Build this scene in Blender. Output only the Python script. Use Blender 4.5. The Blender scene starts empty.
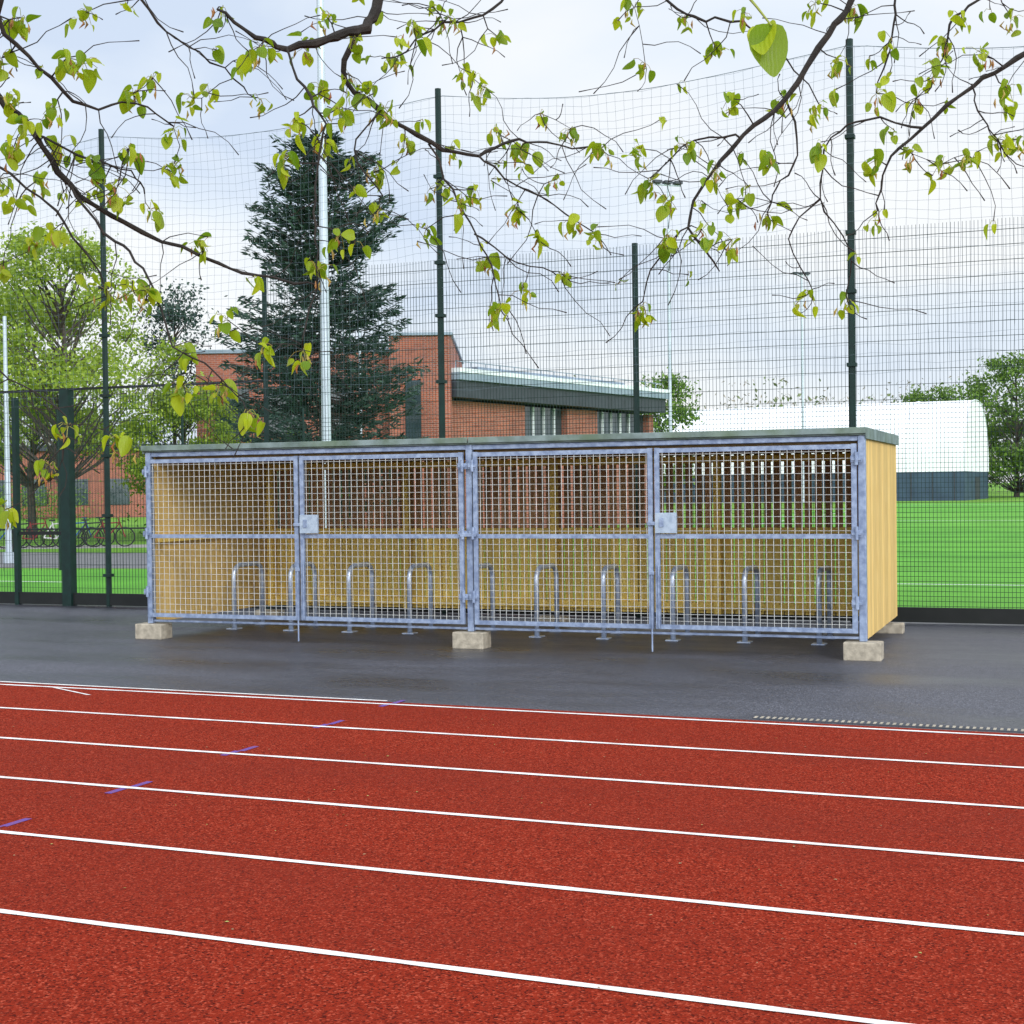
import bpy, math, random
import numpy as np
from mathutils import Matrix, Vector
random.seed(7); rng=np.random.default_rng(7)
S=bpy.context.scene
S.view_settings.view_transform='Standard'; S.view_settings.look='None'
S.view_settings.exposure=0; S.view_settings.gamma=1
F=1450.0; H=1.9
# ---------------------------------------------------------------- helpers
class MB:
    def __init__(s): s.v=[]; s.f=[]; s.m=[]
    def box(s,x0,y0,z0,x1,y1,z1,m=0):
        b=len(s.v)
        s.v+=[(x0,y0,z0),(x1,y0,z0),(x1,y1,z0),(x0,y1,z0),(x0,y0,z1),(x1,y0,z1),(x1,y1,z1),(x0,y1,z1)]
        for q in ((0,3,2,1),(4,5,6,7),(0,1,5,4),(1,2,6,5),(2,3,7,6),(3,0,4,7)):
            s.f.append(tuple(b+i for i in q)); s.m.append(m)
    def tube(s,pts,rad,n=6,m=0,cap=True):
        pts=[Vector(p) for p in pts]; k=len(pts)
        if not hasattr(rad,'__len__'): rad=[rad]*k
        b=len(s.v); up=None
        for i,p in enumerate(pts):
            t=(pts[min(i+1,k-1)]-pts[max(i-1,0)])
            if t.length<1e-9: t=Vector((0,0,1))
            t.normalize()
            if up is None:
                up=Vector((0,0,1)) if abs(t.z)<.9 else Vector((1,0,0))
            a=t.cross(up)
            if a.length<1e-4: a=t.orthogonal()
            a.normalize(); c=a.cross(t).normalized(); up=c
            for j in range(n):
                an=2*math.pi*(j+.5)/n
                q=p+(a*math.cos(an)+c*math.sin(an))*rad[i]
                s.v.append(tuple(q))
        for i in range(k-1):
            for j in range(n):
                s.f.append((b+i*n+j,b+i*n+(j+1)%n,b+(i+1)*n+(j+1)%n,b+(i+1)*n+j)); s.m.append(m)
        if cap:
            s.f.append(tuple(b+j for j in reversed(range(n)))); s.m.append(m)
            s.f.append(tuple(b+(k-1)*n+j for j in range(n))); s.m.append(m)
    def poly(s,vs,m=0):
        b=len(s.v); s.v+=[tuple(v) for v in vs]; s.f.append(tuple(range(b,b+len(vs)))); s.m.append(m)
    def obj(s,name,mats,parent=None,mat4=None,smooth=False,bevel=0):
        me=bpy.data.meshes.new(name); me.from_pydata(s.v,[],s.f)
        if not isinstance(mats,(list,tuple)): mats=[mats]
        for m in mats: me.materials.append(m)
        me.polygons.foreach_set('material_index',s.m)
        if smooth: me.polygons.foreach_set('use_smooth',[True]*len(s.f))
        me.update()
        o=bpy.data.objects.new(name,me); S.collection.objects.link(o)
        if parent: o.parent=parent
        elif mat4 is not None: o.matrix_world=mat4
        if bevel:
            b=o.modifiers.new('bevel','BEVEL'); b.width=bevel; b.segments=2; b.limit_method='ANGLE'
        return o
def empty(name,mat4=None):
    e=bpy.data.objects.new(name,None); S.collection.objects.link(e)
    if mat4 is not None: e.matrix_world=mat4
    return e
def frame(x,y,deg,z=0): return Matrix.Translation((x,y,z))@Matrix.Rotation(math.radians(deg),4,'Z')

def mat(name,c1,c2=None,scale=5,rough=.8,bump=0,bscale=None,metal=0,c3=None,scale3=.5,spec=.5,f3=.5,rough2=None,detail=6,stretch=None,coord='Object',lo=.35,hi=.65,island=0):
    m=bpy.data.materials.new(name); m.use_nodes=True; nt=m.node_tree; N=nt.nodes; L=nt.links
    B=N['Principled BSDF']; B.inputs['Metallic'].default_value=metal; B.inputs['Roughness'].default_value=rough
    B.inputs['Specular IOR Level'].default_value=spec
    tc=N.new('ShaderNodeTexCoord'); vec=tc.outputs[coord]
    if stretch:
        mp=N.new('ShaderNodeMapping'); mp.inputs['Scale'].default_value=stretch; L.new(vec,mp.inputs['Vector']); vec=mp.outputs[0]
    if c2 is None: c2=tuple(x*.75 for x in c1)
    n=N.new('ShaderNodeTexNoise'); n.inputs['Scale'].default_value=scale; n.inputs['Detail'].default_value=detail; L.new(vec,n.inputs['Vector'])
    r=N.new('ShaderNodeValToRGB'); r.color_ramp.elements[0].position=lo; r.color_ramp.elements[1].position=hi
    r.color_ramp.elements[0].color=(*c1,1); r.color_ramp.elements[1].color=(*c2,1); L.new(n.outputs['Fac'],r.inputs[0])
    out=r.outputs[0]
    if c3 is not None:
        n3=N.new('ShaderNodeTexNoise'); n3.inputs['Scale'].default_value=scale3; n3.inputs['Detail'].default_value=5; L.new(vec,n3.inputs['Vector'])
        r3=N.new('ShaderNodeValToRGB'); r3.color_ramp.elements[0].position=.42; r3.color_ramp.elements[1].position=.65
        r3.color_ramp.elements[0].color=(0,0,0,1); r3.color_ramp.elements[1].color=(f3,)*3+(1,); L.new(n3.outputs['Fac'],r3.inputs[0])
        mx=N.new('ShaderNodeMixRGB'); L.new(r3.outputs[0],mx.inputs[0]); L.new(out,mx.inputs[1]); mx.inputs[2].default_value=(*c3,1); out=mx.outputs[0]
        if rough2 is not None:
            mr=N.new('ShaderNodeMapRange'); L.new(r3.outputs[0],mr.inputs[0]); mr.inputs[2].default_value=f3
            mr.inputs[3].default_value=rough; mr.inputs[4].default_value=rough2; L.new(mr.outputs[0],B.inputs['Roughness'])
    if island:
        gg=N.new('ShaderNodeNewGeometry'); mr=N.new('ShaderNodeMapRange'); L.new(gg.outputs['Random Per Island'],mr.inputs[0]); mr.inputs[3].default_value=1-island; mr.inputs[4].default_value=1+island*.4
        ml=N.new('ShaderNodeMixRGB'); ml.blend_type='MULTIPLY'; ml.inputs[0].default_value=1; L.new(out,ml.inputs[1]); L.new(mr.outputs[0],ml.inputs[2]); out=ml.outputs[0]
    L.new(out,B.inputs['Base Color'])
    if bump:
        nb=N.new('ShaderNodeTexNoise'); nb.inputs['Scale'].default_value=bscale or scale*2; nb.inputs['Detail'].default_value=4; L.new(vec,nb.inputs['Vector'])
        bp=N.new('ShaderNodeBump'); bp.inputs['Strength'].default_value=bump; bp.inputs['Distance'].default_value=.01; L.new(nb.outputs['Fac'],bp.inputs['Height']); L.new(bp.outputs[0],B.inputs['Normal'])
    return m
def leafmat(name,c1,c2,trans=.4,tc=None,rough=.5):
    m=bpy.data.materials.new(name); m.use_nodes=True; nt=m.node_tree; N=nt.nodes; L=nt.links
    B=N['Principled BSDF']; B.inputs['Roughness'].default_value=rough; B.inputs['Specular IOR Level'].default_value=.3
    g=N.new('ShaderNodeNewGeometry'); mx=N.new('ShaderNodeMixRGB'); L.new(g.outputs['Random Per Island'],mx.inputs[0])
    mx.inputs[1].default_value=(*c1,1); mx.inputs[2].default_value=(*c2,1); L.new(mx.outputs[0],B.inputs['Base Color'])
    T=N.new('ShaderNodeBsdfTranslucent')
    if tc:
        mt=N.new('ShaderNodeMixRGB'); mt.blend_type='MULTIPLY'; mt.inputs[0].default_value=1; mt.inputs[2].default_value=(*tc,1)
        L.new(mx.outputs[0],mt.inputs[1]); L.new(mt.outputs[0],T.inputs[0])
    else: L.new(mx.outputs[0],T.inputs[0])
    ms=N.new('ShaderNodeMixShader'); ms.inputs[0].default_value=trans
    L.new(B.outputs[0],ms.inputs[1]); L.new(T.outputs[0],ms.inputs[2]); L.new(ms.outputs[0],N['Material Output'].inputs[0])
    return m
# ---------------------------------------------------------------- materials
M_galv=mat('galvanised_steel',(.31,.38,.52),(.17,.22,.34),scale=14,rough=.42,metal=.3,bump=.05,bscale=60)
M_plate=mat('galvanised_plate',(.42,.50,.60),(.30,.37,.47),scale=20,rough=.4,metal=.3)
M_mesh=mat('galvanised_mesh',(.62,.62,.58),(.40,.42,.44),scale=14,rough=.4,metal=.2)
M_hoop=mat('galvanised_tube',(.55,.62,.75),(.34,.41,.54),scale=9,rough=.28,metal=.45)
M_fence=mat('green_powder_coat',(.005,.024,.020),(.004,.016,.014),scale=8,rough=.55,spec=.3)
M_black=mat('black_steel',(.010,.012,.012),(.007,.009,.009),rough=.6,spec=.3)
M_net=mat('net_cord',(.10,.14,.17),(.07,.10,.12),scale=2,rough=.8)
M_mast=mat('mast_steel',(.52,.58,.66),(.40,.46,.52),scale=3,rough=.45,metal=.2,stretch=(1,1,.2))
M_wood=mat('larch_boards',(.76,.54,.20),(.62,.40,.115),scale=6,rough=.75,stretch=(8,8,.7),bump=.25,bscale=12,c3=(.56,.37,.13),scale3=1.2,f3=.5,island=.18)
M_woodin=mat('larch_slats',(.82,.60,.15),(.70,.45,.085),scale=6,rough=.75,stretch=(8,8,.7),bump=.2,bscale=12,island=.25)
M_wooddark=mat('shade_toned_slats',(.46,.26,.12),(.32,.17,.08),scale=6,rough=.8,stretch=(8,8,.7),bump=.2,island=.35)  # darker copy of the larch slats: roof shade on upper boards painted into the colour
M_joist=mat('stained_joists',(.32,.20,.09),(.22,.13,.06),scale=6,rough=.8)
M_fascia=mat('mossy_fascia',(.20,.26,.26),(.10,.14,.13),scale=5,rough=.7,bump=.3,bscale=30,c3=(.10,.15,.06),scale3=2)
M_conc=mat('concrete_block',(.42,.37,.29),(.26,.23,.18),scale=14,rough=.95,bump=.5,bscale=50)
M_white=mat('white_line_paint',(.84,.84,.82),(.66,.62,.59),scale=60,rough=.8,lo=.5,hi=.8,c3=(.52,.38,.34),scale3=6,f3=.5,bump=.3,bscale=200)
M_wline=mat('pitch_line',(.75,.8,.75),(.6,.7,.6),scale=20,rough=.9)
M_blue=mat('blue_mark_paint',(.085,.045,.30),(.16,.05,.18),scale=30,rough=.8)
M_turf=mat('artificial_turf',(.115,.34,.045),(.08,.25,.035),scale=.4,rough=.95,spec=.1,bump=.2,bscale=80,c3=(.15,.37,.055),scale3=.05,f3=.7)
M_grass=mat('grass',(.13,.28,.035),(.09,.20,.028),scale=1.2,rough=.95,spec=.1,bump=.5,bscale=20,c3=(.17,.32,.05),scale3=.1,f3=.7)
M_bark=mat('bark',(.024,.018,.015),(.012,.009,.008),scale=20,rough=.9,bump=.5,bscale=60)
M_bark2=mat('tree_bark',(.09,.075,.06),(.05,.04,.035),scale=6,rough=.9)
M_glass=mat('window_glass',(.02,.035,.04),(.04,.06,.07),scale=.5,rough=.08,spec=.8)
M_metal=mat('roof_metal',(.26,.32,.39),(.19,.25,.31),scale=1,rough=.5,metal=.2)
M_pale=mat('pale_trim',(.72,.76,.80),(.6,.64,.68),scale=2,rough=.6)
M_dark=mat('dark_cladding',(.035,.042,.055),(.025,.03,.04),scale=2,rough=.6)
M_navy=mat('navy_cladding',(.035,.07,.11),(.025,.05,.085),scale=.6,rough=.6)
M_fabric=mat('white_fabric',(.90,.92,.94),(.80,.84,.89),scale=.25,rough=.6)
M_tyre=mat('tyre',(.02,.02,.02),rough=.8)
def granular(name,base,dark,light,wetcol,rough,rough2,sc=170,spec=.5,wf=.5,wscale=.35,bump=.5,r0=.42,r1=.62,fine=(.8,1.15),tint=None):
    m=bpy.data.materials.new(name); m.use_nodes=True; nt=m.node_tree; N=nt.nodes; L=nt.links
    B=N['Principled BSDF']; B.inputs['Specular IOR Level'].default_value=spec
    tc=N.new('ShaderNodeTexCoord'); V=tc.outputs['Object']
    v=N.new('ShaderNodeTexVoronoi'); v.inputs['Scale'].default_value=sc; L.new(V,v.inputs['Vector'])
    r=N.new('ShaderNodeValToRGB'); e=r.color_ramp.elements; e[0].position=0; e[0].color=(*dark,1); e[1].position=1; e[1].color=(*light,1)
    q=e.new(.38); q.color=(*base,1); q=e.new(.8); q.color=(*base,1)
    sp=N.new('ShaderNodeSeparateColor'); L.new(v.outputs['Color'],sp.inputs[0]); L.new(sp.outputs[0],r.inputs[0])
    n=N.new('ShaderNodeTexNoise'); n.inputs['Scale'].default_value=wscale; n.inputs['Detail'].default_value=8; n.inputs['Roughness'].default_value=.62
    mp=N.new('ShaderNodeMapping'); mp.inputs['Scale'].default_value=(.45,1.3,1); L.new(V,mp.inputs['Vector']); L.new(mp.outputs[0],n.inputs['Vector'])
    rr=N.new('ShaderNodeValToRGB'); rr.color_ramp.elements[0].position=r0; rr.color_ramp.elements[1].position=r1
    rr.color_ramp.elements[1].color=(wf,wf,wf,1); L.new(n.outputs['Fac'],rr.inputs[0])
    mx=N.new('ShaderNodeMixRGB'); L.new(rr.outputs[0],mx.inputs[0]); L.new(r.outputs[0],mx.inputs[1]); mx.inputs[2].default_value=(*wetcol,1)
    n2=N.new('ShaderNodeTexNoise'); n2.inputs['Scale'].default_value=30; n2.inputs['Detail'].default_value=8; n2.inputs['Roughness'].default_value=.7; L.new(V,n2.inputs['Vector'])
    m2=N.new('ShaderNodeMapRange'); L.new(n2.outputs['Fac'],m2.inputs[0]); m2.inputs[1].default_value=.3; m2.inputs[2].default_value=.7; m2.inputs[3].default_value=fine[0]; m2.inputs[4].default_value=fine[1]
    ml=N.new('ShaderNodeMixRGB'); ml.blend_type='MULTIPLY'; ml.inputs[0].default_value=1; L.new(mx.outputs[0],ml.inputs[1]); L.new(m2.outputs[0],ml.inputs[2])
    L.new(ml.outputs[0],B.inputs['Base Color'])
    if tint: B.inputs['Specular Tint'].default_value=(*tint,1)
    mr=N.new('ShaderNodeMapRange'); L.new(rr.outputs[0],mr.inputs[0]); mr.inputs[2].default_value=wf; mr.inputs[3].default_value=rough; mr.inputs[4].default_value=rough2; L.new(mr.outputs[0],B.inputs['Roughness'])
    bp=N.new('ShaderNodeBump'); bp.inputs['Strength'].default_value=bump; bp.inputs['Distance'].default_value=.004; L.new(v.outputs['Distance'],bp.inputs['Height']); L.new(bp.outputs[0],B.inputs['Normal'])
    return m
M_track=granular('red_track_rubber',(.235,.022,.009),(.055,.007,.005),(.42,.075,.04),(.165,.017,.008),.9,.75,sc=110,spec=.04,bump=.6)
M_asph=granular('wet_asphalt',(.068,.070,.088),(.022,.023,.030),(.17,.17,.20),(.022,.023,.030),.62,.22,sc=90,spec=.5,wf=1,wscale=.5,bump=.7,r0=.36,r1=.66)
def brickmat():
    m=bpy.data.materials.new('red_brick'); m.use_nodes=True; nt=m.node_tree; N=nt.nodes; L=nt.links
    B=N['Principled BSDF']; B.inputs['Roughness'].default_value=.9
    tc=N.new('ShaderNodeTexCoord'); sp=N.new('ShaderNodeSeparateXYZ'); L.new(tc.outputs['Object'],sp.inputs[0])
    ad=N.new('ShaderNodeMath'); L.new(sp.outputs[0],ad.inputs[0]); L.new(sp.outputs[1],ad.inputs[1])
    cb=N.new('ShaderNodeCombineXYZ'); L.new(ad.outputs[0],cb.inputs[0]); L.new(sp.outputs[2],cb.inputs[1])
    b=N.new('ShaderNodeTexBrick'); L.new(cb.outputs[0],b.inputs['Vector']); b.inputs['Scale'].default_value=1
    b.inputs['Brick Width'].default_value=.24; b.inputs['Row Height'].default_value=.08; b.inputs['Mortar Size'].default_value=.008
    b.inputs['Color1'].default_value=(.34,.095,.05,1); b.inputs['Color2'].default_value=(.23,.062,.036,1); b.inputs['Mortar'].default_value=(.30,.21,.18,1)
    n=N.new('ShaderNodeTexNoise'); n.inputs['Scale'].default_value=.5; n.inputs['Detail'].default_value=6; L.new(tc.outputs['Object'],n.inputs['Vector'])
    mr=N.new('ShaderNodeMapRange'); L.new(n.outputs['Fac'],mr.inputs[0]); mr.inputs[1].default_value=.3; mr.inputs[2].default_value=.7; mr.inputs[3].default_value=.75; mr.inputs[4].default_value=1.15
    ml=N.new('ShaderNodeMixRGB'); ml.blend_type='MULTIPLY'; ml.inputs[0].default_value=1; L.new(b.outputs[0],ml.inputs[1]); L.new(mr.outputs[0],ml.inputs[2])
    L.new(ml.outputs[0],B.inputs['Base Color']); return m
M_brick=brickmat()
# ---------------------------------------------------------------- camera
cam=bpy.data.cameras.new('camera'); co=bpy.data.objects.new('camera',cam); S.collection.objects.link(co); S.camera=co
cam.sensor_width=36; cam.lens=36*F/1024; cam.clip_end=3000; cam.clip_start=.05
co.matrix_world=Matrix.Translation((0,0,H))@Matrix.Rotation(math.radians(90-.95),4,'X')@Matrix.Rotation(math.radians(-.72),4,'Z')
# ---------------------------------------------------------------- world / sun
AZ,EL=math.radians(158),math.radians(27)
sd_=Vector((math.sin(AZ)*math.cos(EL),math.cos(AZ)*math.cos(EL),math.sin(EL)))
W=bpy.data.worlds.new('World'); S.world=W; W.use_nodes=True; nt=W.node_tree; N=nt.nodes; L=nt.links
bg=N['Background']; sky=N.new('ShaderNodeTexSky'); sky.sky_type='NISHITA'; sky.sun_disc=False
sky.sun_elevation=EL; sky.sun_rotation=AZ; L.new(sky.outputs[0],bg.inputs[0]); bg.inputs[1].default_value=.1
bg2=N.new('ShaderNodeBackground'); tc=N.new('ShaderNodeTexCoord'); mp=N.new('ShaderNodeMapping'); mp.inputs['Scale'].default_value=(1,1,2.6); mp.inputs['Location'].default_value=(.35,.1,.2)
L.new(tc.outputs['Generated'],mp.inputs[0]); n=N.new('ShaderNodeTexNoise'); n.inputs['Scale'].default_value=2.6; n.inputs['Detail'].default_value=7; n.inputs['Roughness'].default_value=.45; n.inputs['Distortion'].default_value=.3
L.new(mp.outputs[0],n.inputs['Vector']); r=N.new('ShaderNodeValToRGB'); e=r.color_ramp.elements
e[0].position=.36; e[0].color=(.66,.76,.92,1); e[1].position=.60; e[1].color=(.97,.985,1,1); q=e.new(.47); q.color=(.83,.90,.99,1)
L.new(n.outputs['Fac'],r.inputs[0]); L.new(r.outputs[0],bg2.inputs[0])
vm=N.new('ShaderNodeVectorMath'); vm.operation='DOT_PRODUCT'; L.new(tc.outputs['Generated'],vm.inputs[0]); vm.inputs[1].default_value=sd_
mr=N.new('ShaderNodeMapRange'); mr.interpolation_type='SMOOTHSTEP'; L.new(vm.outputs['Value'],mr.inputs[0]); mr.inputs[1].default_value=-.1; mr.inputs[2].default_value=1; mr.inputs[3].default_value=1.07; mr.inputs[4].default_value=3.0
L.new(mr.outputs[0],bg2.inputs[1])
ms=N.new('ShaderNodeMixShader'); ms.inputs[0].default_value=.9; L.new(bg.outputs[0],ms.inputs[1]); L.new(bg2.outputs[0],ms.inputs[2]); L.new(ms.outputs[0],N['World Output'].inputs[0])
sl=bpy.data.lights.new('sun','SUN'); sl.energy=1.5; sl.angle=math.radians(14); sl.color=(1,.96,.9)
so=bpy.data.objects.new('sun',sl); S.collection.objects.link(so)
so.rotation_euler=sd_.to_track_quat('Z','Y').to_euler()
# ---------------------------------------------------------------- ground
def sheet(name,m,pts,z):
    b=MB(); b.poly([(x,y,z) for x,y in pts]); return b.obj(name,m)
sheet('ground',M_grass,[(-1500,-300),(1500,-300),(1500,2500),(-1500,2500)],0)
TH=22.5
T=frame(0,0,-TH); FR=frame(0,0,-21)
def fsheet(name,m,x0,y0,x1,y1,z,fr):
    b=MB(); b.poly([(x0,y0,z),(x1,y0,z),(x1,y1,z),(x0,y1,z)]); return b.obj(name,m,mat4=fr)
fsheet('running_track',M_track,-80,-4,80,11.48,.008,T)
fsheet('asphalt_path',M_asph,-80,11.48,80,20.6,.004,T)
b=MB()
for p in (11.34,10.10,8.85,7.61,6.37,5.15,3.93,2.7):
    x=-30.0
    while x<40:
        def w(xx): return .0235+.0022*math.sin(xx*7.3+p)+.0016*math.sin(xx*23.1+p*3)
        b.poly([(x,p-w(x),.0125),(x+.12,p-w(x+.12),.0125),(x+.12,p+w(x+.15),.0125),(x,p+w(x+.03),.0125)]); x+=.12
b.poly([(-8.9,11.0,.0125),(-8.84,11.0,.0125),(-9.5,11.31,.0125),(-9.56,11.31,.0125)])
b.poly([(-80,11.49,.0125),(-6,11.49,.0125),(-6,11.53,.0125),(-80,11.53,.0125)])
b.obj('lane_lines',M_white,mat4=T)
b=MB()
for px,py in ((388,705),(324,726),(234,753),(122,790),(-6,829)):
    dd=F*H/(py-(488-(px-512)*.0127)); X=(px-512)/F*dd; Y=dd
    c,s=math.cos(math.radians(TH)),math.sin(math.radians(TH)); sx=X*c-Y*s; pp=X*s+Y*c
    b.poly([(sx-.028,pp-.19,.0105),(sx+.026,pp-.19,.0105),(sx+.028,pp-.0,.0105),(sx-.026,pp-.0,.0105)])
    b.poly([(sx+.0,pp+.002,.0105),(sx+.052,pp+.002,.0105),(sx+.05,pp+.21,.0105),(sx+.002,pp+.21,.0105)])
b.obj('lane_start_marks',M_blue,mat4=T)
b=MB(); b.box(-2.7,11.56,.0,60,11.69,.010)
x=-2.7
while x<30:
    b.box(x,11.585,.010,x+.022,11.665,.014,1); x+=.05
b.obj('drainage_channel',[M_dark,M_conc],mat4=T)
# fallen bud scales and grit
b=MB()
for i in range(900):
    x=random.uniform(-12,10); y=random.uniform(4.6,17); z=.0135 if y<11.48 else .0085; a=random.uniform(0,6.28); l=random.uniform(.004,.012); w_=l*random.uniform(.3,.7)
    ca,sa=math.cos(a),math.sin(a)
    b.poly([(x+ca*l,y+sa*l,z),(x-sa*w_,y+ca*w_,z+.002),(x-ca*l,y-sa*l,z),(x+sa*w_,y-ca*w_,z+.001)],random.choice((0,0,1)))
b.obj('fallen_bud_scales',[mat('dry_bud_scale',(.35,.24,.12)),mat('green_bud_scale',(.36,.40,.10))],mat4=T)
c21,s21=math.cos(math.radians(21)),math.sin(math.radians(21))
def g(s,p): return (s*c21+p*s21,-s*s21+p*c21)
sheet('sports_pitch',M_turf,[g(-50,20.45),g(120,20.45),g(120,140),g(-17,140),g(-17,30.5),g(-50,27.3)],.005)
sheet('path_strip',mat('light_asphalt',(.16,.16,.165),(.12,.12,.13),scale=3),[g(-60,27.6),g(-17.5,30.8),g(-17.5,39),g(-60,37)],.004)
b=MB()
def pl(s0,p0,s1,p1,w=.05):
    a=Vector(g(s0,p0)); e_=Vector(g(s1,p1)); n_=(e_-a).normalized(); n_=Vector((-n_.y,n_.x))*w
    b.poly([(*(a-n_),.009),(*(e_-n_),.009),(*(e_+n_),.009),(*(a+n_),.009)])
pl(-14,28,100,28); pl(-14,28,-14,130); pl(-14,75,100,75,.1); pl(-14,128,100,128,.14); pl(4,75,4,128,.12)
pl(-45,25.5,-20,25.5)
pts=[(12+9.15*math.cos(t),75+9.15*math.sin(t)) for t in np.linspace(0,2*math.pi,40)]
for i in range(39): pl(*pts[i],*pts[i+1],.1)
b.obj('pitch_markings',M_wline)
# ---------------------------------------------------------------- perimeter fence
P0=20.2
fence=empty('mesh_fence')
def fobj(b,name,m,par,**k):
    o=b.obj(name,m,parent=par,**k); o.matrix_world=FR; return o
b=MB()
for s in (-2.75,-8.87,-14.99,-21.1,3.37,9.5): b.tube([(s,P0,0),(s,P0,7.95)],.05,6)
for s in (-5.81,-11.93,.31,6.4): b.tube([(s,P0,0),(s,P0,5.4)],.045,6)
for s in (-18.05,-24,-27,-30,-33): b.tube([(s,P0,0),(s,P0,3.7)],.04,6)
for s in (-2.75,-8.87,-14.99,-21.1,3.37):
    for z in (.5,1.5,2.5,3.5,4.5,5.3,6.6): b.box(s-.065,P0-.07,z,s+.065,P0+.055,z+.05)
b.box(-15.88,P0-.08,0,-15.70,P0+.08,3.65); b.box(-16.9,P0-.05,0,-16.82,P0+.05,3.55)
fobj(b,'posts',M_fence,fence)
b=MB(); wr=.0027
def wv(s,z0,z1,dy=0): b.box(s-wr,P0+.06+dy-wr,z0,s+wr,P0+.06+dy+wr,z1)
def wh(s0,s1,z,dy=0,r=wr): b.box(s0,P0+.06+dy-r,z-r,s1,P0+.06+dy+r,z+r)
s=-11.9
while s<10: wv(s,.05,5.38); s+=.05
s=-34
while s<-11.9: wv(s,.05,3.65); s+=.06
z=.1
while z<5.4:
    wh(-11.9,10,z,-.008); wh(-11.9,10,z,.008); z+=.2 if z>3.0 else .0667
z=.1
while z<3.66:
    wh(-34,-11.9,z,-.008); z+=.2
fobj(b,'wire_panels',M_fence,fence)
b=MB(); b.box(-34,P0-.03,.02,12,P0+.03,.22); b.box(-34,P0+.02,3.64,-11.98,P0+.05,3.68)
b.box(-16.8,P0-.02,1.2,-15.9,P0+.02,1.26)
fobj(b,'kick_board',M_black,fence)
b=MB()
def ztop(s):
    t=((s+21.1)/6.12)%1; return 7.85-.28*math.sin(math.pi*t)
def bulge(s,z): return -.05+.10*math.sin(s*.9+z*.7)*math.sin(z*.6)
z=3.4
while z<8:
    pts=[]
    for s in np.arange(-34,10,.45):
        f=(z-3.4)/(8-3.4); zz=3.4+(ztop(s)-3.4)*f+.02*math.sin(s*5.3+z*9)
        pts.append((s+.015*math.sin(z*7),P0+bulge(s,zz),zz))
    b.tube(pts,.0018,3,cap=False); z+=.135
s=-34
while s<10:
    zt=ztop(s); b.tube([(s+.02*math.sin(s*3+zz*2.2),P0+bulge(s,zz),zz) for zz in np.linspace(3.4,zt,8)],.0018,3,cap=False); s+=.135
b.tube([(s,P0+bulge(s,ztop(s)),ztop(s)) for s in np.arange(-34,10,.3)],.005,4)
net=b.obj('ball_stop_net',M_net,mat4=FR)
f2=empty('mesh_fence'); b=MB()
A=Vector((-26,33.5,0)); Bv=Vector((-4.0,37,0)); u=(Bv-A).normalized(); Ln=(Bv-A).length
k=0.0
while k<Ln:
    q=A+u*k; b.tube([(q.x,q.y,0),(q.x,q.y,4.0)],.035,5); k+=3
k=0.0
while k<Ln:
    q=A+u*k; b.box(q.x-.0025,q.y-.0025,0,q.x+.0025,q.y+.0025,3.95); k+=.15
for z in np.arange(.1,4,.3):
    b.tube([A+Vector((0,0,z)),Bv+Vector((0,0,z))],.003,3)
b.obj('posts_and_wires',M_fence,parent=f2)
# ---------------------------------------------------------------- bike shelter
cx,cy=(-11.17*c21+15.92*s21, 11.17*s21+15.92*c21)
SH=frame(cx,cy,-21); sh=empty('bike_shelter',SH)
def sobj(b,name,m,**k):
    o=b.obj(name,m,parent=sh,**k); return o
WW,D=9.12,3.05; zb,zt=.2,2.42
b=MB(); b.box(-.02,-.06,zt,WW+.02,D+.03,zt+.05)
sobj(b,'roof_deck',M_fascia)
b=MB(); b.box(-.05,-.09,zt+.018,4.53,-.062,zt+.085); b.box(4.545,-.09,zt+.018,WW+.03,-.062,zt+.085)
b.box(WW+.022,-.06,zt-.04,WW+.04,D+.04,zt+.085); b.box(-.05,-.06,zt-.02,-.022,D+.04,zt+.085); b.box(-.02,D+.032,zt+.003,WW+.02,D+.05,zt+.085)
sobj(b,'fascia_boards',M_fascia,bevel=.004)
b=MB()
for i in range(8): b.box(.05,.1+i*.39,zt-.12,WW-.05,.15+i*.39,zt-.002)
sobj(b,'roof_joists',M_joist)
b=MB(); y=.09
while y<D-.03:
    y1=min(y+.14,D-.01); b.box(WW-.045,y,zb+.01+random.uniform(0,.006),WW+.01,y1-.004,zt-.022); b.box(-.01,y,zb+.01,.045,y1-.004,zt-.022); y+=.14
sobj(b,'end_walls',M_wood)
b=MB(); x=.05
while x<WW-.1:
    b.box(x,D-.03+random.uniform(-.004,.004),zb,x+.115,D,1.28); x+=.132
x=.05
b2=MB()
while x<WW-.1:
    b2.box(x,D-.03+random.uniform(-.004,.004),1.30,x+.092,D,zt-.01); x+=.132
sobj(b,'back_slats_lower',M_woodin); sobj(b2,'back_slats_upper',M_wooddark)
b=MB()
for z in (.25,1.25,2.2): b.box(.05,D-.09,z,WW-.05,D-.036,z+.09)
for x in (.06,2.28,4.52,6.8,WW-.15): b.box(x,D-.19,zb,x+.09,D-.093,zt-.125)
sobj(b,'back_rails',M_woodin)
b=MB()
for x in (.05,WW-.13): b.box(x,.1,1.25,x+.06,D-.2,1.34)
sobj(b,'side_rails',M_woodin)
b=MB()
for x in (-.02,4.49,WW-.06): b.box(x,-.04,zb-.0,x+.08,.04,zt)
b.box(.062,-.03,zt-.06,4.488,.03,zt-.003); b.box(4.572,-.03,zt-.06,WW-.062,.03,zt-.003)
b.box(.062,-.02,zb+.02,4.488,.02,zb+.05); b.box(4.572,-.02,zb+.02,WW-.062,.02,zb+.05)
sobj(b,'steel_frame',M_galv,bevel=.006)
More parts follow.
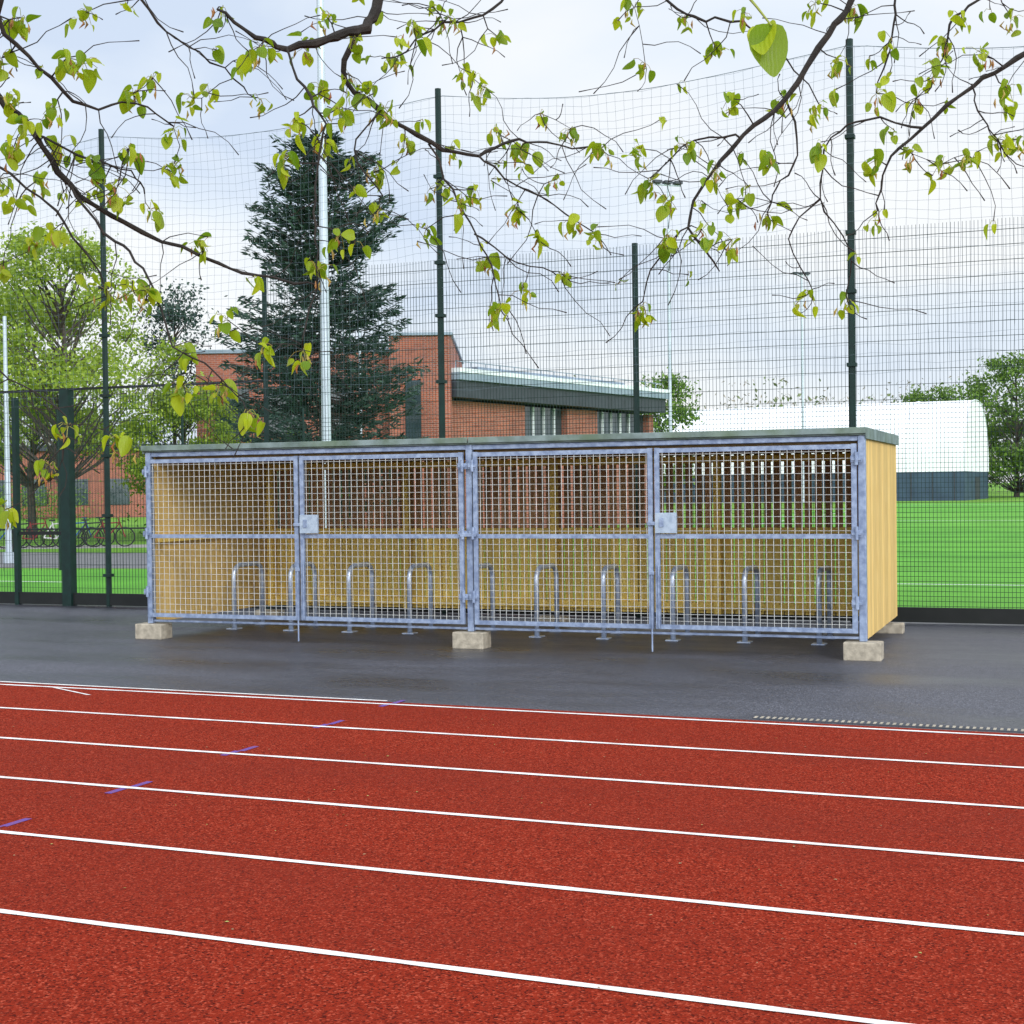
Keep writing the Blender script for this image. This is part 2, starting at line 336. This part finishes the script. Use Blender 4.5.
def door(x0,x1,name,hinge_left):
    b=MB(); z0,z1=.29,2.33; t=.055; yf=-.085; yb=-.045
    b.box(x0,yf,z0,x0+t,yb,z1); b.box(x1-t,yf,z0,x1,yb,z1)
    for z in (z0,1.31,z1-t): b.box(x0+t+.001,yf+.002,z,x1-t-.001,yb-.002,z+t*.9)
    x=x0+.09
    while x<x1-.06:
        b.tube([(x,yf+.008,z0+.02),(x,yf+.008,z1-.02)],.0035,5,m=1,cap=False); x+=.078
    z=z0+.09
    while z<z1-.05:
        b.tube([(x0+.02,yf+.016,z),(x1-.02,yf+.016,z)],.0031,5,m=1,cap=False); z+=.078
    xh=x0 if hinge_left else x1
    for z in (.55,1.3,2.1):
        b.tube([(xh,yf-.02,z),(xh,yf-.02,z+.14)],.02,8); b.box(xh-.06,yf-.012,z+.03,xh+.06,yf-.002,z+.1)
        b.box(xh-.05,yf-.03,z+.05,xh+.05,yf-.014,z+.075)
    sobj(b,name,[M_galv,M_mesh])
door(.03,2.25,'door_1',True); door(2.275,4.47,'door_2',False); door(4.60,6.79,'door_3',True); door(6.815,9.05,'door_4',False)
b=MB()
for x in (2.29,6.825):
    b.box(x,-.125,1.37,x+.25,-.088,1.60,1); b.box(x+.05,-.135,1.44,x+.10,-.126,1.54); b.box(x-.09,-.118,1.46,x+.0,-.098,1.50)
    b.tube([(x-.05,-.10,.9),(x-.05,-.10,.03)],.011,6); b.tube([(x+.03,-.10,1.0),(x+.03,-.10,.30)],.011,6)
    b.box(x-.08,-.115,.9,x-.02,-.09,.94)
b.box(4.44,-.12,1.33,4.64,-.095,1.37)
sobj(b,'locks_and_bolts',[M_galv,M_plate],bevel=.003)
b=MB()
for x,y in ((.05,.0),(4.53,0),(WW-.02,0)): b.box(x-.2,y-.14,0,x+.2,y+.12,.198)
for x in (.05,WW-.1,4.53): b.box(x-.2,D-.22,0,x+.2,D-.02,.13)
sobj(b,'foundation_blocks',M_conc,bevel=.012)
for i in range(10):
    b=MB(); r=.16; w=.72; h=.88; y0=1.35
    pts=[(0,0,.0),(0,0,h-r)]
    for a in np.linspace(0,90,8)[1:]: pts.append((0,r-r*math.cos(math.radians(a)),h-r+r*math.sin(math.radians(a))))
    for a in np.linspace(90,0,8): pts.append((0,w-r+r*math.cos(math.radians(a)),h-r+r*math.sin(math.radians(a))))
    pts.append((0,w,0))
    b.tube(pts,.034,10)
    for yy in (0,w): b.box(-.08,yy-.08,0.005,.08,yy+.08,.018)
    o=b.obj('bicycle_stand',M_hoop,mat4=SH@Matrix.Translation((.42+i*.888,y0,0))@Matrix.Rotation(math.radians(random.uniform(-3,3)),4,'Z'))
    for p in o.data.polygons: p.use_smooth=len(p.vertices)==4 and p.index<len(pts)*10-10
# ---------------------------------------------------------------- masts
def mast(x,y,h,r,head=True,name='floodlight_mast'):
    b=MB(); b.tube([(0,0,0),(0,0,h)],[r,r*.55],12)
    b.tube([(0,0,0),(0,0,.3)],r*1.8,12)
    if head:
        b.tube([(-.9,0,h),(.9,0,h)],.05,6)
        for xx in (-.75,-.05,.65): b.box(xx-.25,-.25,h+.08,xx+.25,.2,h+.25,1)
    b.obj(name,[M_mast,M_dark],mat4=frame(x,y,20))
mast(-3.75,29.5,18,.105); mast(9.9,90,20.5,.12); mast(30.2,150,23.5,.15); mast(-13.9,40,6.8,.09,False,'lamp_post')
mast(-6.2,60,13.5,.06,False,'flag_pole')
# ---------------------------------------------------------------- brick building
bl=empty('brick_school_building')
b=MB(); b.box(-13.2,61,0,-5,76,7.7); b.box(-5,60,0,-2.45,74,8.25)
b.obj('brick_walls',M_brick,parent=bl)
b=MB(); b.box(-13.3,60.9,7.7,-5.003,76.1,7.85); b.box(-5.06,59.9,8.25,-2.37,74.1,8.36)
b.obj('coping',M_metal,parent=bl)
b=MB()
for x in (-12.4,-10.2,-8.0):
    b.box(x,60.93,4.2,x+1.4,61.05,6.2); b.box(x,60.93,.9,x+1.4,61.05,2.6)
b.box(-4.35,59.93,3.2,-3.7,60.05,6.4)
b.obj('windows',M_glass,parent=bl)
A=Vector((-2.43,60.3)); Bv=Vector((7.7,75.5)); ang=math.degrees(math.atan2(Bv.y-A.y,Bv.x-A.x)); Lw=(Bv-A).length
WF=frame(A.x,A.y,ang)
def wobj(b,name,m):
    o=b.obj(name,m,parent=bl); o.matrix_world=WF; return o
b=MB(); b.box(.02,.3,0,6.0,9,5.6); b.box(6,.3,0,Lw,9,3.4); b.box(9.6,.28,3.4,12.4,.6,5.6); b.box(Lw-.6,.28,3.4,Lw-.1,9,5.6)
wobj(b,'wing_walls',M_brick)
b=MB(); b.box(6.02,.6,3.4,9.58,8.8,5.6); b.box(12.42,.6,3.4,Lw-.62,8.8,5.6)
wobj(b,'wing_glazing',M_glass)
b=MB()
for x in np.arange(6.1,Lw-.7,.9):
    if not 9.4<x<12.5: b.box(x,.5,3.4,x+.07,.59,5.6)
wobj(b,'mullions',M_pale)
b=MB(); b.box(-.1,-.3,5.7,Lw+.2,9.5,6.42,1); b.box(-.12,-.45,6.42,Lw+.35,9.6,6.72,0); b.box(-.12,-.48,6.72,Lw+.38,9.6,6.9,2)
b.box(4,1.5,6.9,Lw-1,8,7.3,0)
for x in np.arange(0,Lw,1.1): b.tube([(x,-.2,6.9),(x,-.2,7.2)],.02,4)
b.tube([(0,-.2,7.2),(Lw,-.2,7.2)],.025,4)
wobj(b,'canopy_roof',[M_metal,M_dark,M_pale])
bb=empty('brick_outbuilding'); b=MB(); b.box(-42,112,0,-20,122,5.2); b.obj('walls',M_brick,parent=bb)
b=MB(); b.box(-42.3,111.6,5.2,-19.7,122.3,5.6); b.obj('roof',M_dark,parent=bb)
b=MB()
for x in np.arange(-41,-22,3.2): b.box(x,111.94,1.0,x+1.9,112.05,3.0)
b.obj('windows',M_glass,parent=bb)
# ---------------------------------------------------------------- white sports dome
dm=empty('sports_dome'); DF=Matrix.Translation((46.9,150,0))@Matrix.Rotation(math.radians(180-24.8),4,'Z')
b=MB(); Ld=44; w=20; h0=3.05; hh=7.8; nA=28; nL=22
def prof(i):
    t=math.pi*i/nA; return (-(w/2-w/2*math.copysign(abs(math.cos(t))**.82,math.cos(t))), h0+hh*math.sin(t)**.82)
for j in range(nL):
    x0,x1=Ld*j/nL,Ld*(j+1)/nL
    for i in range(nA):
        a,c=prof(i),prof(i+1)
        b.poly([(x0,a[0],a[1]),(x1,a[0],a[1]),(x1,c[0],c[1]),(x0,c[0],c[1])])
for x in (0,Ld): b.poly([(x,*prof(i)) for i in range(nA+1)])
o=b.obj('fabric_vault',M_fabric,parent=dm); o.matrix_world=DF
b=MB()
for j in range(0,nL+1,3):
    x=Ld*j/nL
    b.tube([(x,prof(i)[0],prof(i)[1]+.03) for i in range(nA+1)],.07,4,cap=False)
o=b.obj('ribs',M_pale,parent=dm); o.matrix_world=DF
b=MB(); b.box(.02,-w+.02,0,Ld,-.02,h0,0)
for x in np.arange(1,Ld,2.2): b.box(x,-.015,0,x+.12,.03,h0,1)
b.box(-.02,-12,0,.015,-8,2.5,1)
o=b.obj('base_walls',[M_navy,M_dark],parent=dm); o.matrix_world=DF
# ---------------------------------------------------------------- foliage
def quads(name,C,size,m,parent=None,aspect=.6,dirs=None,jit=1.0):
    n=len(C); C=np.asarray(C,float)
    if dirs is None: a=rng.normal(size=(n,3))
    else: a=np.asarray(dirs)+rng.normal(size=(n,3))*jit
    a/=np.linalg.norm(a,axis=1)[:,None]; q=rng.normal(size=(n,3)); c=np.cross(a,q); c/=np.linalg.norm(c,axis=1)[:,None]
    sz=(size*rng.uniform(.6,1.3,n))[:,None]; a=a*sz; c=c*sz*aspect
    V=np.stack([C-a,C-c*.9+a*.1,C+a,C+c],1).reshape(-1,3)
    me=bpy.data.meshes.new(name); me.vertices.add(4*n); me.vertices.foreach_set('co',V.ravel())
    me.loops.add(4*n); me.loops.foreach_set('vertex_index',np.arange(4*n,dtype=np.int32)); me.polygons.add(n)
    me.polygons.foreach_set('loop_start',np.arange(0,4*n,4,dtype=np.int32)); me.update(calc_edges=True); me.validate()
    me.materials.append(m); o=bpy.data.objects.new(name,me); S.collection.objects.link(o)
    if parent: o.parent=parent
    return o
L_spring=leafmat('spring_leaves',(.36,.46,.055),(.18,.29,.03),.4)
L_mid=leafmat('green_leaves',(.17,.29,.04),(.09,.17,.03),.35)
L_con=leafmat('conifer_needles',(.040,.085,.055),(.012,.032,.025),.1)
L_far=leafmat('distant_leaves',(.20,.26,.10),(.13,.16,.08),.2)
L_bare=leafmat('bare_twigs',(.28,.25,.19),(.19,.17,.14),.1)
def broadleaf(name,x,y,h,R,nleaf,lsize,m,trunkr=.2,base=.25,ncl=60,cl=.16):
    e_=empty(name); b=MB(); c0=Vector((x,y,0))
    th=h*base; b.tube([c0,c0+Vector((random.uniform(-.2,.2),0,th)),c0+Vector((random.uniform(-.4,.4),0,h*.6)),c0+Vector((0,0,h*.9))],[trunkr,trunkr*.75,trunkr*.4,.03],7)
    ends=[]
    for i in range(ncl):
        t=random.random(); zc=h*(base+.08+(1-base-.1)*t); rr=R*math.sqrt(max(.05,1-((t-.38)/.66)**2))*random.uniform(.45,1.0)
        a=random.uniform(0,6.283); p=c0+Vector((math.cos(a)*rr,math.sin(a)*rr,zc)); ends.append(p)
        st=c0+Vector((0,0,max(th*.8,zc-rr*.9-.2))); mid=(st+p)/2+Vector((0,0,-.08*rr))
        b.tube([st,mid,p],[trunkr*.28,trunkr*.15,.015],4,cap=False)
    b.obj('trunk_and_limbs',M_bark2,parent=e_)
    per=nleaf//ncl; C=[]
    for p in ends:
        r_=h*cl*random.uniform(.5,1.1); k=int(per*random.uniform(.6,1.4)); q=rng.normal(size=(k,3))*r_*.5*np.array([1,1,.65]); C.append(np.array(p)+q)
    quads('foliage',np.concatenate(C),lsize,m,e_)
broadleaf('lime_tree',-17.0,55,11.6,4.2,24000,.085,L_spring,.22,.24,90,.10)
broadleaf('lime_tree',-20.5,62,10.5,3.5,14000,.09,L_spring,.2,.25,70,.11)
broadleaf('maple_tree',-12.9,57.5,6.0,2.4,13000,.08,L_spring,.12,.2,50,.14)
broadleaf('maple_tree',-8.6,57,4.6,1.6,5000,.08,L_mid,.1,.15,30,.14)
broadleaf('oak_tree',62,178,17,8,16000,.24,L_mid,.4,.04,80,.12)
broadleaf('oak_tree',73,172,19,8,14000,.24,L_mid,.4,.04,80,.12)
broadleaf('oak_tree',56,192,14,7,14000,.24,L_mid,.3,.04,60,.14)
broadleaf('birch_tree',14.5,140,12.6,3.4,5000,.2,L_mid,.2,.1,40,.14)
broadleaf('birch_tree',8.0,150,12.6,3.4,5000,.2,L_far,.2,.1,40,.14)
C=[];Cb=[]
for i in range(190):
    x=random.uniform(-130,150); y=random.uniform(225,260); h=random.uniform(12,19); k=240
    q=rng.normal(size=(k,3))*np.array([2.8,2.8,h*.22])+np.array([x,y,h*.55]); q[:,2]=np.clip(q[:,2],.3,h*1.02)
    (C if random.random()<.4 else Cb).append(q)
dt=empty('distant_trees'); quads('green_crowns',np.concatenate(C),.42,L_far,dt); quads('bare_crowns',np.concatenate(Cb),.38,L_bare,dt,aspect=.3)
C=[]
for i in range(30): C.append(rng.normal(size=(300,3))*np.array([1.2,.6,.6])+np.array([random.uniform(-13,-9),random.uniform(60,63),1.0]))
for i in range(40): C.append(rng.normal(size=(240,3))*np.array([1.6,.8,.9])+np.array([random.uniform(-60,-33),random.uniform(104,108),1.2]))
C=np.concatenate(C); C[:,2]=np.abs(C[:,2]); quads('hedge',C,.1,L_mid)
cf=empty('spruce_tree'); b=MB(); bx,by,hh_=-5.75,45,13.1
b.tube([(bx,by,0),(bx,by,7),(bx+.05,by,hh_-.2)],[.26,.16,.02],8)
prz=[0,1,5.5,6.6,7.2,7.8,9.0,9.7,10.8,11.6,12.4,13.1]; prr=[2.3,2.7,2.7,2.95,2.4,2.15,2.3,2.3,2.05,1.8,1.1,.15]
C=[];Dr=[]
for i in range(460):
    z=1.0+12.0*random.random()**.9; R=np.interp(z,prz,prr)*random.choice((.65,.8,.9,1,1.12))*random.uniform(.82,1.12)
    a=random.uniform(0,6.283); up=random.uniform(.05,.4) if z>8 else random.uniform(-.15,.2)
    st=Vector((bx,by,z)); dv=Vector((math.cos(a),math.sin(a),up)); tip=st+dv*R+Vector((0,0,.08*R)); mid=st+dv*R*.5-Vector((0,0,.1*R))
    b.tube([st,mid,tip],[.035,.02,.005],3,cap=False)
    k=int(24+52*R/2)
    ts=rng.uniform(.15,1.02,k)**.8
    base=np.array(st)[None]*(1-ts)[:,None]**2+2*(ts*(1-ts))[:,None]*np.array(mid)[None]+(ts**2)[:,None]*np.array(tip)[None]
    side=np.array([-math.sin(a),math.cos(a),0]); off=rng.normal(size=k)*.26*(1.1-ts*.7)
    base=base+off[:,None]*side+rng.normal(size=(k,3))*.04; base[:,2]-=np.abs(off)*.25+rng.uniform(0,.18,k)
    C.append(base); Dr.append(np.tile(np.array(dv),(k,1))+off[:,None]*side*3)
b.obj('trunk_and_boughs',M_bark2,parent=cf)
quads('needle_sprays',np.concatenate(C),.13,L_con,cf,aspect=.25,dirs=np.concatenate(Dr),jit=.4)
broadleaf('dark_fir_tree',-15.2,66,11.2,1.6,5000,.09,L_con,.15,.1,40,.1)
# ---------------------------------------------------------------- bicycles & railing
def bicycle(x,y,deg,m):
    b=MB()
    for cx_ in (0,1.05):
        pts=[(cx_+.33*math.cos(t),0,.34+.33*math.sin(t)) for t in np.linspace(0,2*math.pi,20)]
        b.tube(pts,.025,5,m=1,cap=False)
        for t in np.linspace(0,math.pi,6)[:-1]: b.tube([(cx_+.32*math.cos(t),0,.34+.32*math.sin(t)),(cx_-.32*math.cos(t),0,.34-.32*math.sin(t))],.003,3,m=1)
    for a,c in (((0,0,.34),(.32,0,.85)),((0,0,.34),(.42,0,.3)),((.42,0,.3),(.28,0,.92)),((.42,0,.3),(.85,0,.8)),((.32,0,.82),(.85,0,.85)),((1.05,0,.34),(.82,0,1.0))):
        b.tube([a,c],.025,5)
    b.tube([(.82,-.28,1.02),(.82,.28,1.02)],.018,5); b.box(.18,-.06,.92,.4,.06,.97,1)
    b.obj('bicycle',[m,M_tyre],mat4=frame(x,y,deg,.01))
bc=[mat('bike_paint_blue',(.03,.1,.3)),mat('bike_paint_black',(.03,.03,.03)),mat('bike_paint_red',(.2,.03,.03)),mat('bike_paint_white',(.6,.6,.6))]
for i in range(7): bicycle(-18.4+i*.62,51+random.uniform(-.3,.3),random.uniform(15,45),bc[i%4])
sheet('bicycle_parking_paving',mat('paving',(.3,.29,.27),(.24,.23,.22),scale=2),[(-22,50),(-12,50),(-12,53),(-22,53)],.004)
b=MB()
for x in np.arange(-26,-9,1.5): b.tube([(x,45,0),(x,45,.8)],.025,5)
b.tube([(-26,45,.8),(-9.5,45,.8)],.025,5)
b.obj('handrail',M_black)
# ---------------------------------------------------------------- foreground lime branches
def P(px,py,d_): return Vector(((px-512)/F*d_, d_, H-(py-(488-(px-512)*.0127))/F*d_))
tree=empty('overhanging_lime_tree'); b=MB(); nodes=[]
def branch(pts,r0,r1,d0,d1,sub=4):
    k=len(pts); out=[]
    for i in range(k-1):
        for j in range(sub):
            t=j/sub; p0=pts[max(i-1,0)];p1=pts[i];p2=pts[i+1];p3=pts[min(i+2,k-1)]
            q=[.5*((2*p1[c])+(-p0[c]+p2[c])*t+(2*p0[c]-5*p1[c]+4*p2[c]-p3[c])*t*t+(-p0[c]+3*p1[c]-3*p2[c]+p3[c])*t**3) for c in (0,1)]
            out.append((q[0]+random.uniform(-2.4,2.4),q[1]+random.uniform(-2.4,2.4)))
    out.append(pts[-1]); n_=len(out); W_=[];R_=[]
    for i,(x,y) in enumerate(out):
        f=i/(n_-1); d_=d0+(d1-d0)*f; r_=r0+(r1-r0)*f; W_.append(P(x,y,d_)); R_.append(r_*random.uniform(.82,1.25))
        if -40<x<1064: nodes.append((x,y,d_,r_))
    b.tube(W_,R_,7)
branch([(-260,-160),(-120,-20),(0,93),(42,135),(75,188),(130,224),(205,256),(262,276),(322,286)],.011,.0024,3.4,3.7)
branch([(42,135),(95,160),(135,172),(150,195)],.003,.0016,3.5,3.6)
branch([(75,188),(110,232),(140,262),(160,300),(175,345),(215,372),(245,402)],.0036,.0015,3.5,3.4)
branch([(60,-160),(30,-60),(8,20),(48,70),(92,108),(142,104),(180,128)],.007,.0016,3.2,3.6)
branch([(140,-80),(150,0),(185,40),(230,70),(262,100)],.004,.0016,3.8,4.0)
branch([(-60,120),(0,165),(60,212),(95,262),(118,300)],.005,.0016,3.9,4.0)
branch([(-50,330),(0,372),(40,395),(70,425),(50,462)],.0025,.0014,3.6,3.5)
branch([(430,-240),(400,-80),(388,0),(372,30),(345,38),(295,50),(262,38),(225,12)],.022,.0028,3.9,3.6)
branch([(372,30),(348,72),(385,112),(435,145),(482,156),(515,140),(552,146),(600,150)],.009,.0016,3.9,4.1)
branch([(482,156),(520,185),(560,205),(600,235)],.0032,.0016,4.0,4.0)
branch([(435,145),(455,190),(480,235),(498,275),(505,310)],.0034,.0016,4.0,3.8)
branch([(480,235),(520,262),(562,272)],.0024,.0014,3.9,3.9)
branch([(295,50),(310,90),(330,125),(322,165),(318,215),(322,268),(305,340)],.0036,.0016,3.6,3.4)
branch([(560,-120),(520,-10),(478,20),(440,30),(405,58)],.005,.002,4.2,4.0)
branch([(385,112),(360,150),(385,195),(378,215)],.0028,.0014,3.9,3.9)
branch([(980,-260),(900,-90),(858,0),(832,38),(790,100),(745,138),(705,190),(692,228),(722,272)],.012,.0018,3.9,3.8)
branch([(790,100),(800,155),(778,190),(770,215)],.003,.0014,3.9,3.9)
branch([(600,-120),(660,-10),(700,20),(745,25),(790,62),(825,110)],.005,.0016,4.2,4.1)
branch([(745,138),(700,140),(655,178)],.0028,.0014,3.8,3.8)
branch([(692,228),(660,260),(645,302)],.0024,.0014,3.8,3.8)
branch([(1200,-90),(1080,10),(1020,62),(975,88),(925,130),(888,165),(880,212)],.009,.0016,3.6,3.7)
branch([(975,88),(985,120),(1000,140)],.0024,.0014,3.6,3.6)
branch([(1100,-100),(1000,-10),(960,20),(945,60),(930,95)],.005,.0016,4.0,4.0)
branch([(925,130),(870,120),(835,140),(822,200),(850,250),(848,296)],.003,.0014,3.65,3.8)
branch([(822,200),(790,240),(815,292)],.0024,.0014,3.8,3.8)
branch([(880,-120),(900,-10),(895,40),(880,95)],.004,.0016,3.8,3.8)
cl=[(30,20),(75,60),(60,110),(30,125),(45,180),(25,200),(40,240),(5,180),(5,265),(140,95),(160,80),(180,130),(180,165),(120,185),(155,210),(135,150),(200,100),(215,95),(250,60),(230,10),(270,50),(265,100),(310,50),(330,90),(300,120),(355,75),(375,90),(400,60),(420,30),(455,20),(440,10),(345,110),(410,140),(380,170),(380,210),(330,140),(290,160),(440,185),(430,230),(490,90),(545,115),(575,130),(605,150),(525,150),(560,180),(480,190),(520,210),(490,260),(500,310),(525,290),(565,275),(600,235),(580,220),(230,320),(265,345),(305,350),(190,350),(185,385),(225,385),(250,410),(130,285),(110,290),(150,290),(70,425),(50,465),(120,440),(5,510),(320,270),(345,235),(20,150),(95,15),(60,230),(100,165),
(640,10),(650,65),(690,20),(720,50),(735,100),(750,15),(790,100),(820,110),(840,60),(820,5),(855,10),(895,40),(880,95),(880,160),(915,155),(945,165),(970,155),(1000,140),(985,55),(965,20),(1010,90),(940,70),(920,100),(645,150),(655,180),(670,200),(705,230),(735,240),(740,200),(770,215),(690,145),(720,170),(770,160),(645,305),(670,235),(810,295),(850,300),(880,215),(950,45),(1015,20),(1020,140),(470,70),(505,40),(90,65),(10,60),(15,100),(65,145),(205,245),(500,130),(455,150),(360,40),(330,15),(390,110),(465,205),(540,235)]
tips=[]; rem=list(cl)
while rem:
    best=None
    for c in rem:
        for nd in nodes:
            dd=(c[0]-nd[0])**2+(c[1]-nd[1])**2*(1 if nd[1]<c[1] else 1.8)
            if best is None or dd<best[0]: best=(dd,c,nd)
    dd,c,nd=best; rem.remove(c); dd=math.sqrt(dd)
    d1=nd[2]+random.uniform(-.12,.12); k=max(2,int(dd/14)); px_=[];R_=[]
    ox=-(c[1]-nd[1])/(dd+1e-6); oy=(c[0]-nd[0])/(dd+1e-6); am=random.uniform(-.14,.14)*dd
    r0=min(nd[3]*.7,.0022)
    for i in range(k+1):
        f=i/k; bb=am*math.sin(math.pi*f)+(random.uniform(-1.8,1.8) if 0<i<k else 0)
        x=nd[0]+(c[0]-nd[0])*f+ox*bb; y=nd[1]+(c[1]-nd[1])*f+oy*bb; px_.append((x,y,nd[2]+(d1-nd[2])*f)); R_.append(r0+(.0012-r0)*f)
        if i: nodes.append((x,y,nd[2]+(d1-nd[2])*f,R_[-1]))
    b.tube([P(*q) for q in px_],R_,5); tips.append((c[0],c[1],d1))
extra=[]; nodes0=list(nodes)
for i in range(420):
    nd=random.choice(nodes0); a=random.uniform(-.6,3.7); l=random.uniform(16,80)
    pts=[(nd[0],nd[1],nd[2])]; x,y=nd[0],nd[1]; dz=nd[2]
    for k in range(5):
        a+=random.uniform(-.5,.5); x+=math.cos(a)*l/5; y+=math.sin(a)*l/5+1.0; dz+=random.uniform(-.02,.02); pts.append((x,y,dz))
    b.tube([P(*q) for q in pts],[.0017,.0015,.0013,.0011,.0010,.0018],4)
    if random.random()<.22 and y<300: extra.append((x,y,dz))
J=Vector((-2.9,2.2,4.6))
b.tube([(-3.6,1.0,0),(-3.5,1.1,1.6),(-3.2,1.6,3.2),J,(-2.4,2.6,6.5)],[.26,.21,.18,.14,.08],12)
for e_ in (P(-260,-160,3.4),P(60,-160,3.2),P(140,-80,3.8),P(430,-240,3.9),P(560,-120,4.2),P(980,-260,3.9),P(600,-120,4.2),P(1200,-90,3.6),P(1100,-100,4.0),P(880,-120,3.8),P(-60,120,3.9),P(-50,330,3.6)):
    rr=.03 if e_.z>2.9 else .006
    top=Vector((-2.9+(e_.x+2.9)*.55,2.9,max(e_.z+.35,3.9))) if e_.z>2.9 else (J+e_)/2+Vector((-.25,0,0))
    b.tube([J,(J+top)/2+Vector((0,0,.15)),top,e_],[.06,.045,rr,.010 if rr>.01 else .004],7)
b.obj('branches',M_bark,parent=tree)
tv=[(0,0),(.0,-.5),(.0,-1.05),(.34,.10),(.50,-.25),(.38,-.62),(.16,-.88),(-.34,.10),(-.50,-.25),(-.38,-.62),(-.16,-.88)]
tf=[(0,3,4,1),(1,4,5),(1,5,6,2),(0,1,8,7),(1,9,8),(1,2,10,9)]
LV=[];LF=[]
def leaf(pos,size,fold=None,yaw=None,tilt=None,roll=None):
    yaw=random.uniform(0,6.283) if yaw is None else yaw; tilt=random.gauss(0,.55) if tilt is None else tilt; roll=random.gauss(0,.45) if roll is None else roll; fold=random.uniform(.35,1.2) if fold is None else fold; curl=random.uniform(-.15,.5)
    M_=Matrix.Rotation(yaw,3,'Z')@Matrix.Rotation(tilt,3,'X')@Matrix.Rotation(roll,3,'Y'); o_=len(LV)
    for x,z in tv:
        y=abs(x)*math.sin(fold)+curl*z*z+.05*math.sin(9*z+x*7); xx=x*math.cos(fold)
        LV.append(tuple(pos+M_@(Vector((xx,y,z))*size)))
    for f in tf: LF.append(tuple(o_+i for i in f))
pet=MB(); br=MB()
for (x,y,d_) in tips+extra:
    base=P(x,y,d_); big=(x,y,d_) in tips; n_=random.randint(6,10) if big else random.randint(2,3)
    for i in range(n_):
        off=Vector((random.gauss(0,.015),random.gauss(0,.017),random.uniform(-.034,.020))) if big else Vector((random.gauss(0,.008),random.gauss(0,.009),random.uniform(-.018,.006)))
        lp=base+off; pet.tube([base+off*.1,base+off*.6+Vector((0,0,.006)),lp],.0008,3,m=0,cap=False)
        leaf(lp,random.uniform(.018,.038) if random.random()<.85 else random.uniform(.038,.052))
    if big:
        for i in range(random.randint(1,4)):
            q=base+Vector((random.gauss(0,.015),random.gauss(0,.015),random.uniform(-.035,0))); br.tube([q,q+Vector((random.gauss(0,.004),0,-.012)),q+Vector((random.gauss(0,.005),0,-.024))],[.0008,.0035,.0006],5)
bp_=P(776,28,1.75); leaf(bp_,.062,.35,yaw=.25,tilt=.05,roll=-.05); leaf(bp_+Vector((-.004,.02,.004)),.050,.6,yaw=2.6,tilt=.25,roll=.2)
pet.tube([P(720,-60,1.9),P(745,-10,1.8),P(762,10,1.76),bp_],[.003,.0022,.0016,.0012],6)
pet.obj('petioles',leafmat('petiole',(.3,.34,.06),(.3,.2,.06),.2),parent=tree)
br.obj('bud_scales',leafmat('bud_scale',(.35,.12,.05),(.5,.45,.1),.3),parent=tree)
me=bpy.data.meshes.new('leaves'); me.from_pydata(LV,[],LF); me.polygons.foreach_set('use_smooth',[True]*len(LF))
LM=leafmat('lime_leaf',(.42,.52,.025),(.13,.25,.014),.52,tc=(1.4,1.4,.7),rough=.38)
nt=LM.node_tree; w_=nt.nodes.new('ShaderNodeTexWave'); w_.inputs['Scale'].default_value=60; w_.inputs['Distortion'].default_value=3; tcc=nt.nodes.new('ShaderNodeTexCoord'); nt.links.new(tcc.outputs['Object'],w_.inputs[0])
bpn=nt.nodes.new('ShaderNodeBump'); bpn.inputs['Strength'].default_value=.25; bpn.inputs['Distance'].default_value=.002; nt.links.new(w_.outputs['Fac'],bpn.inputs['Height']); nt.links.new(bpn.outputs[0],nt.nodes['Principled BSDF'].inputs['Normal'])
me.materials.append(LM); o=bpy.data.objects.new('leaves',me); S.collection.objects.link(o); o.parent=tree
sd=o.modifiers.new('sub','SUBSURF'); sd.levels=1; sd.render_levels=1
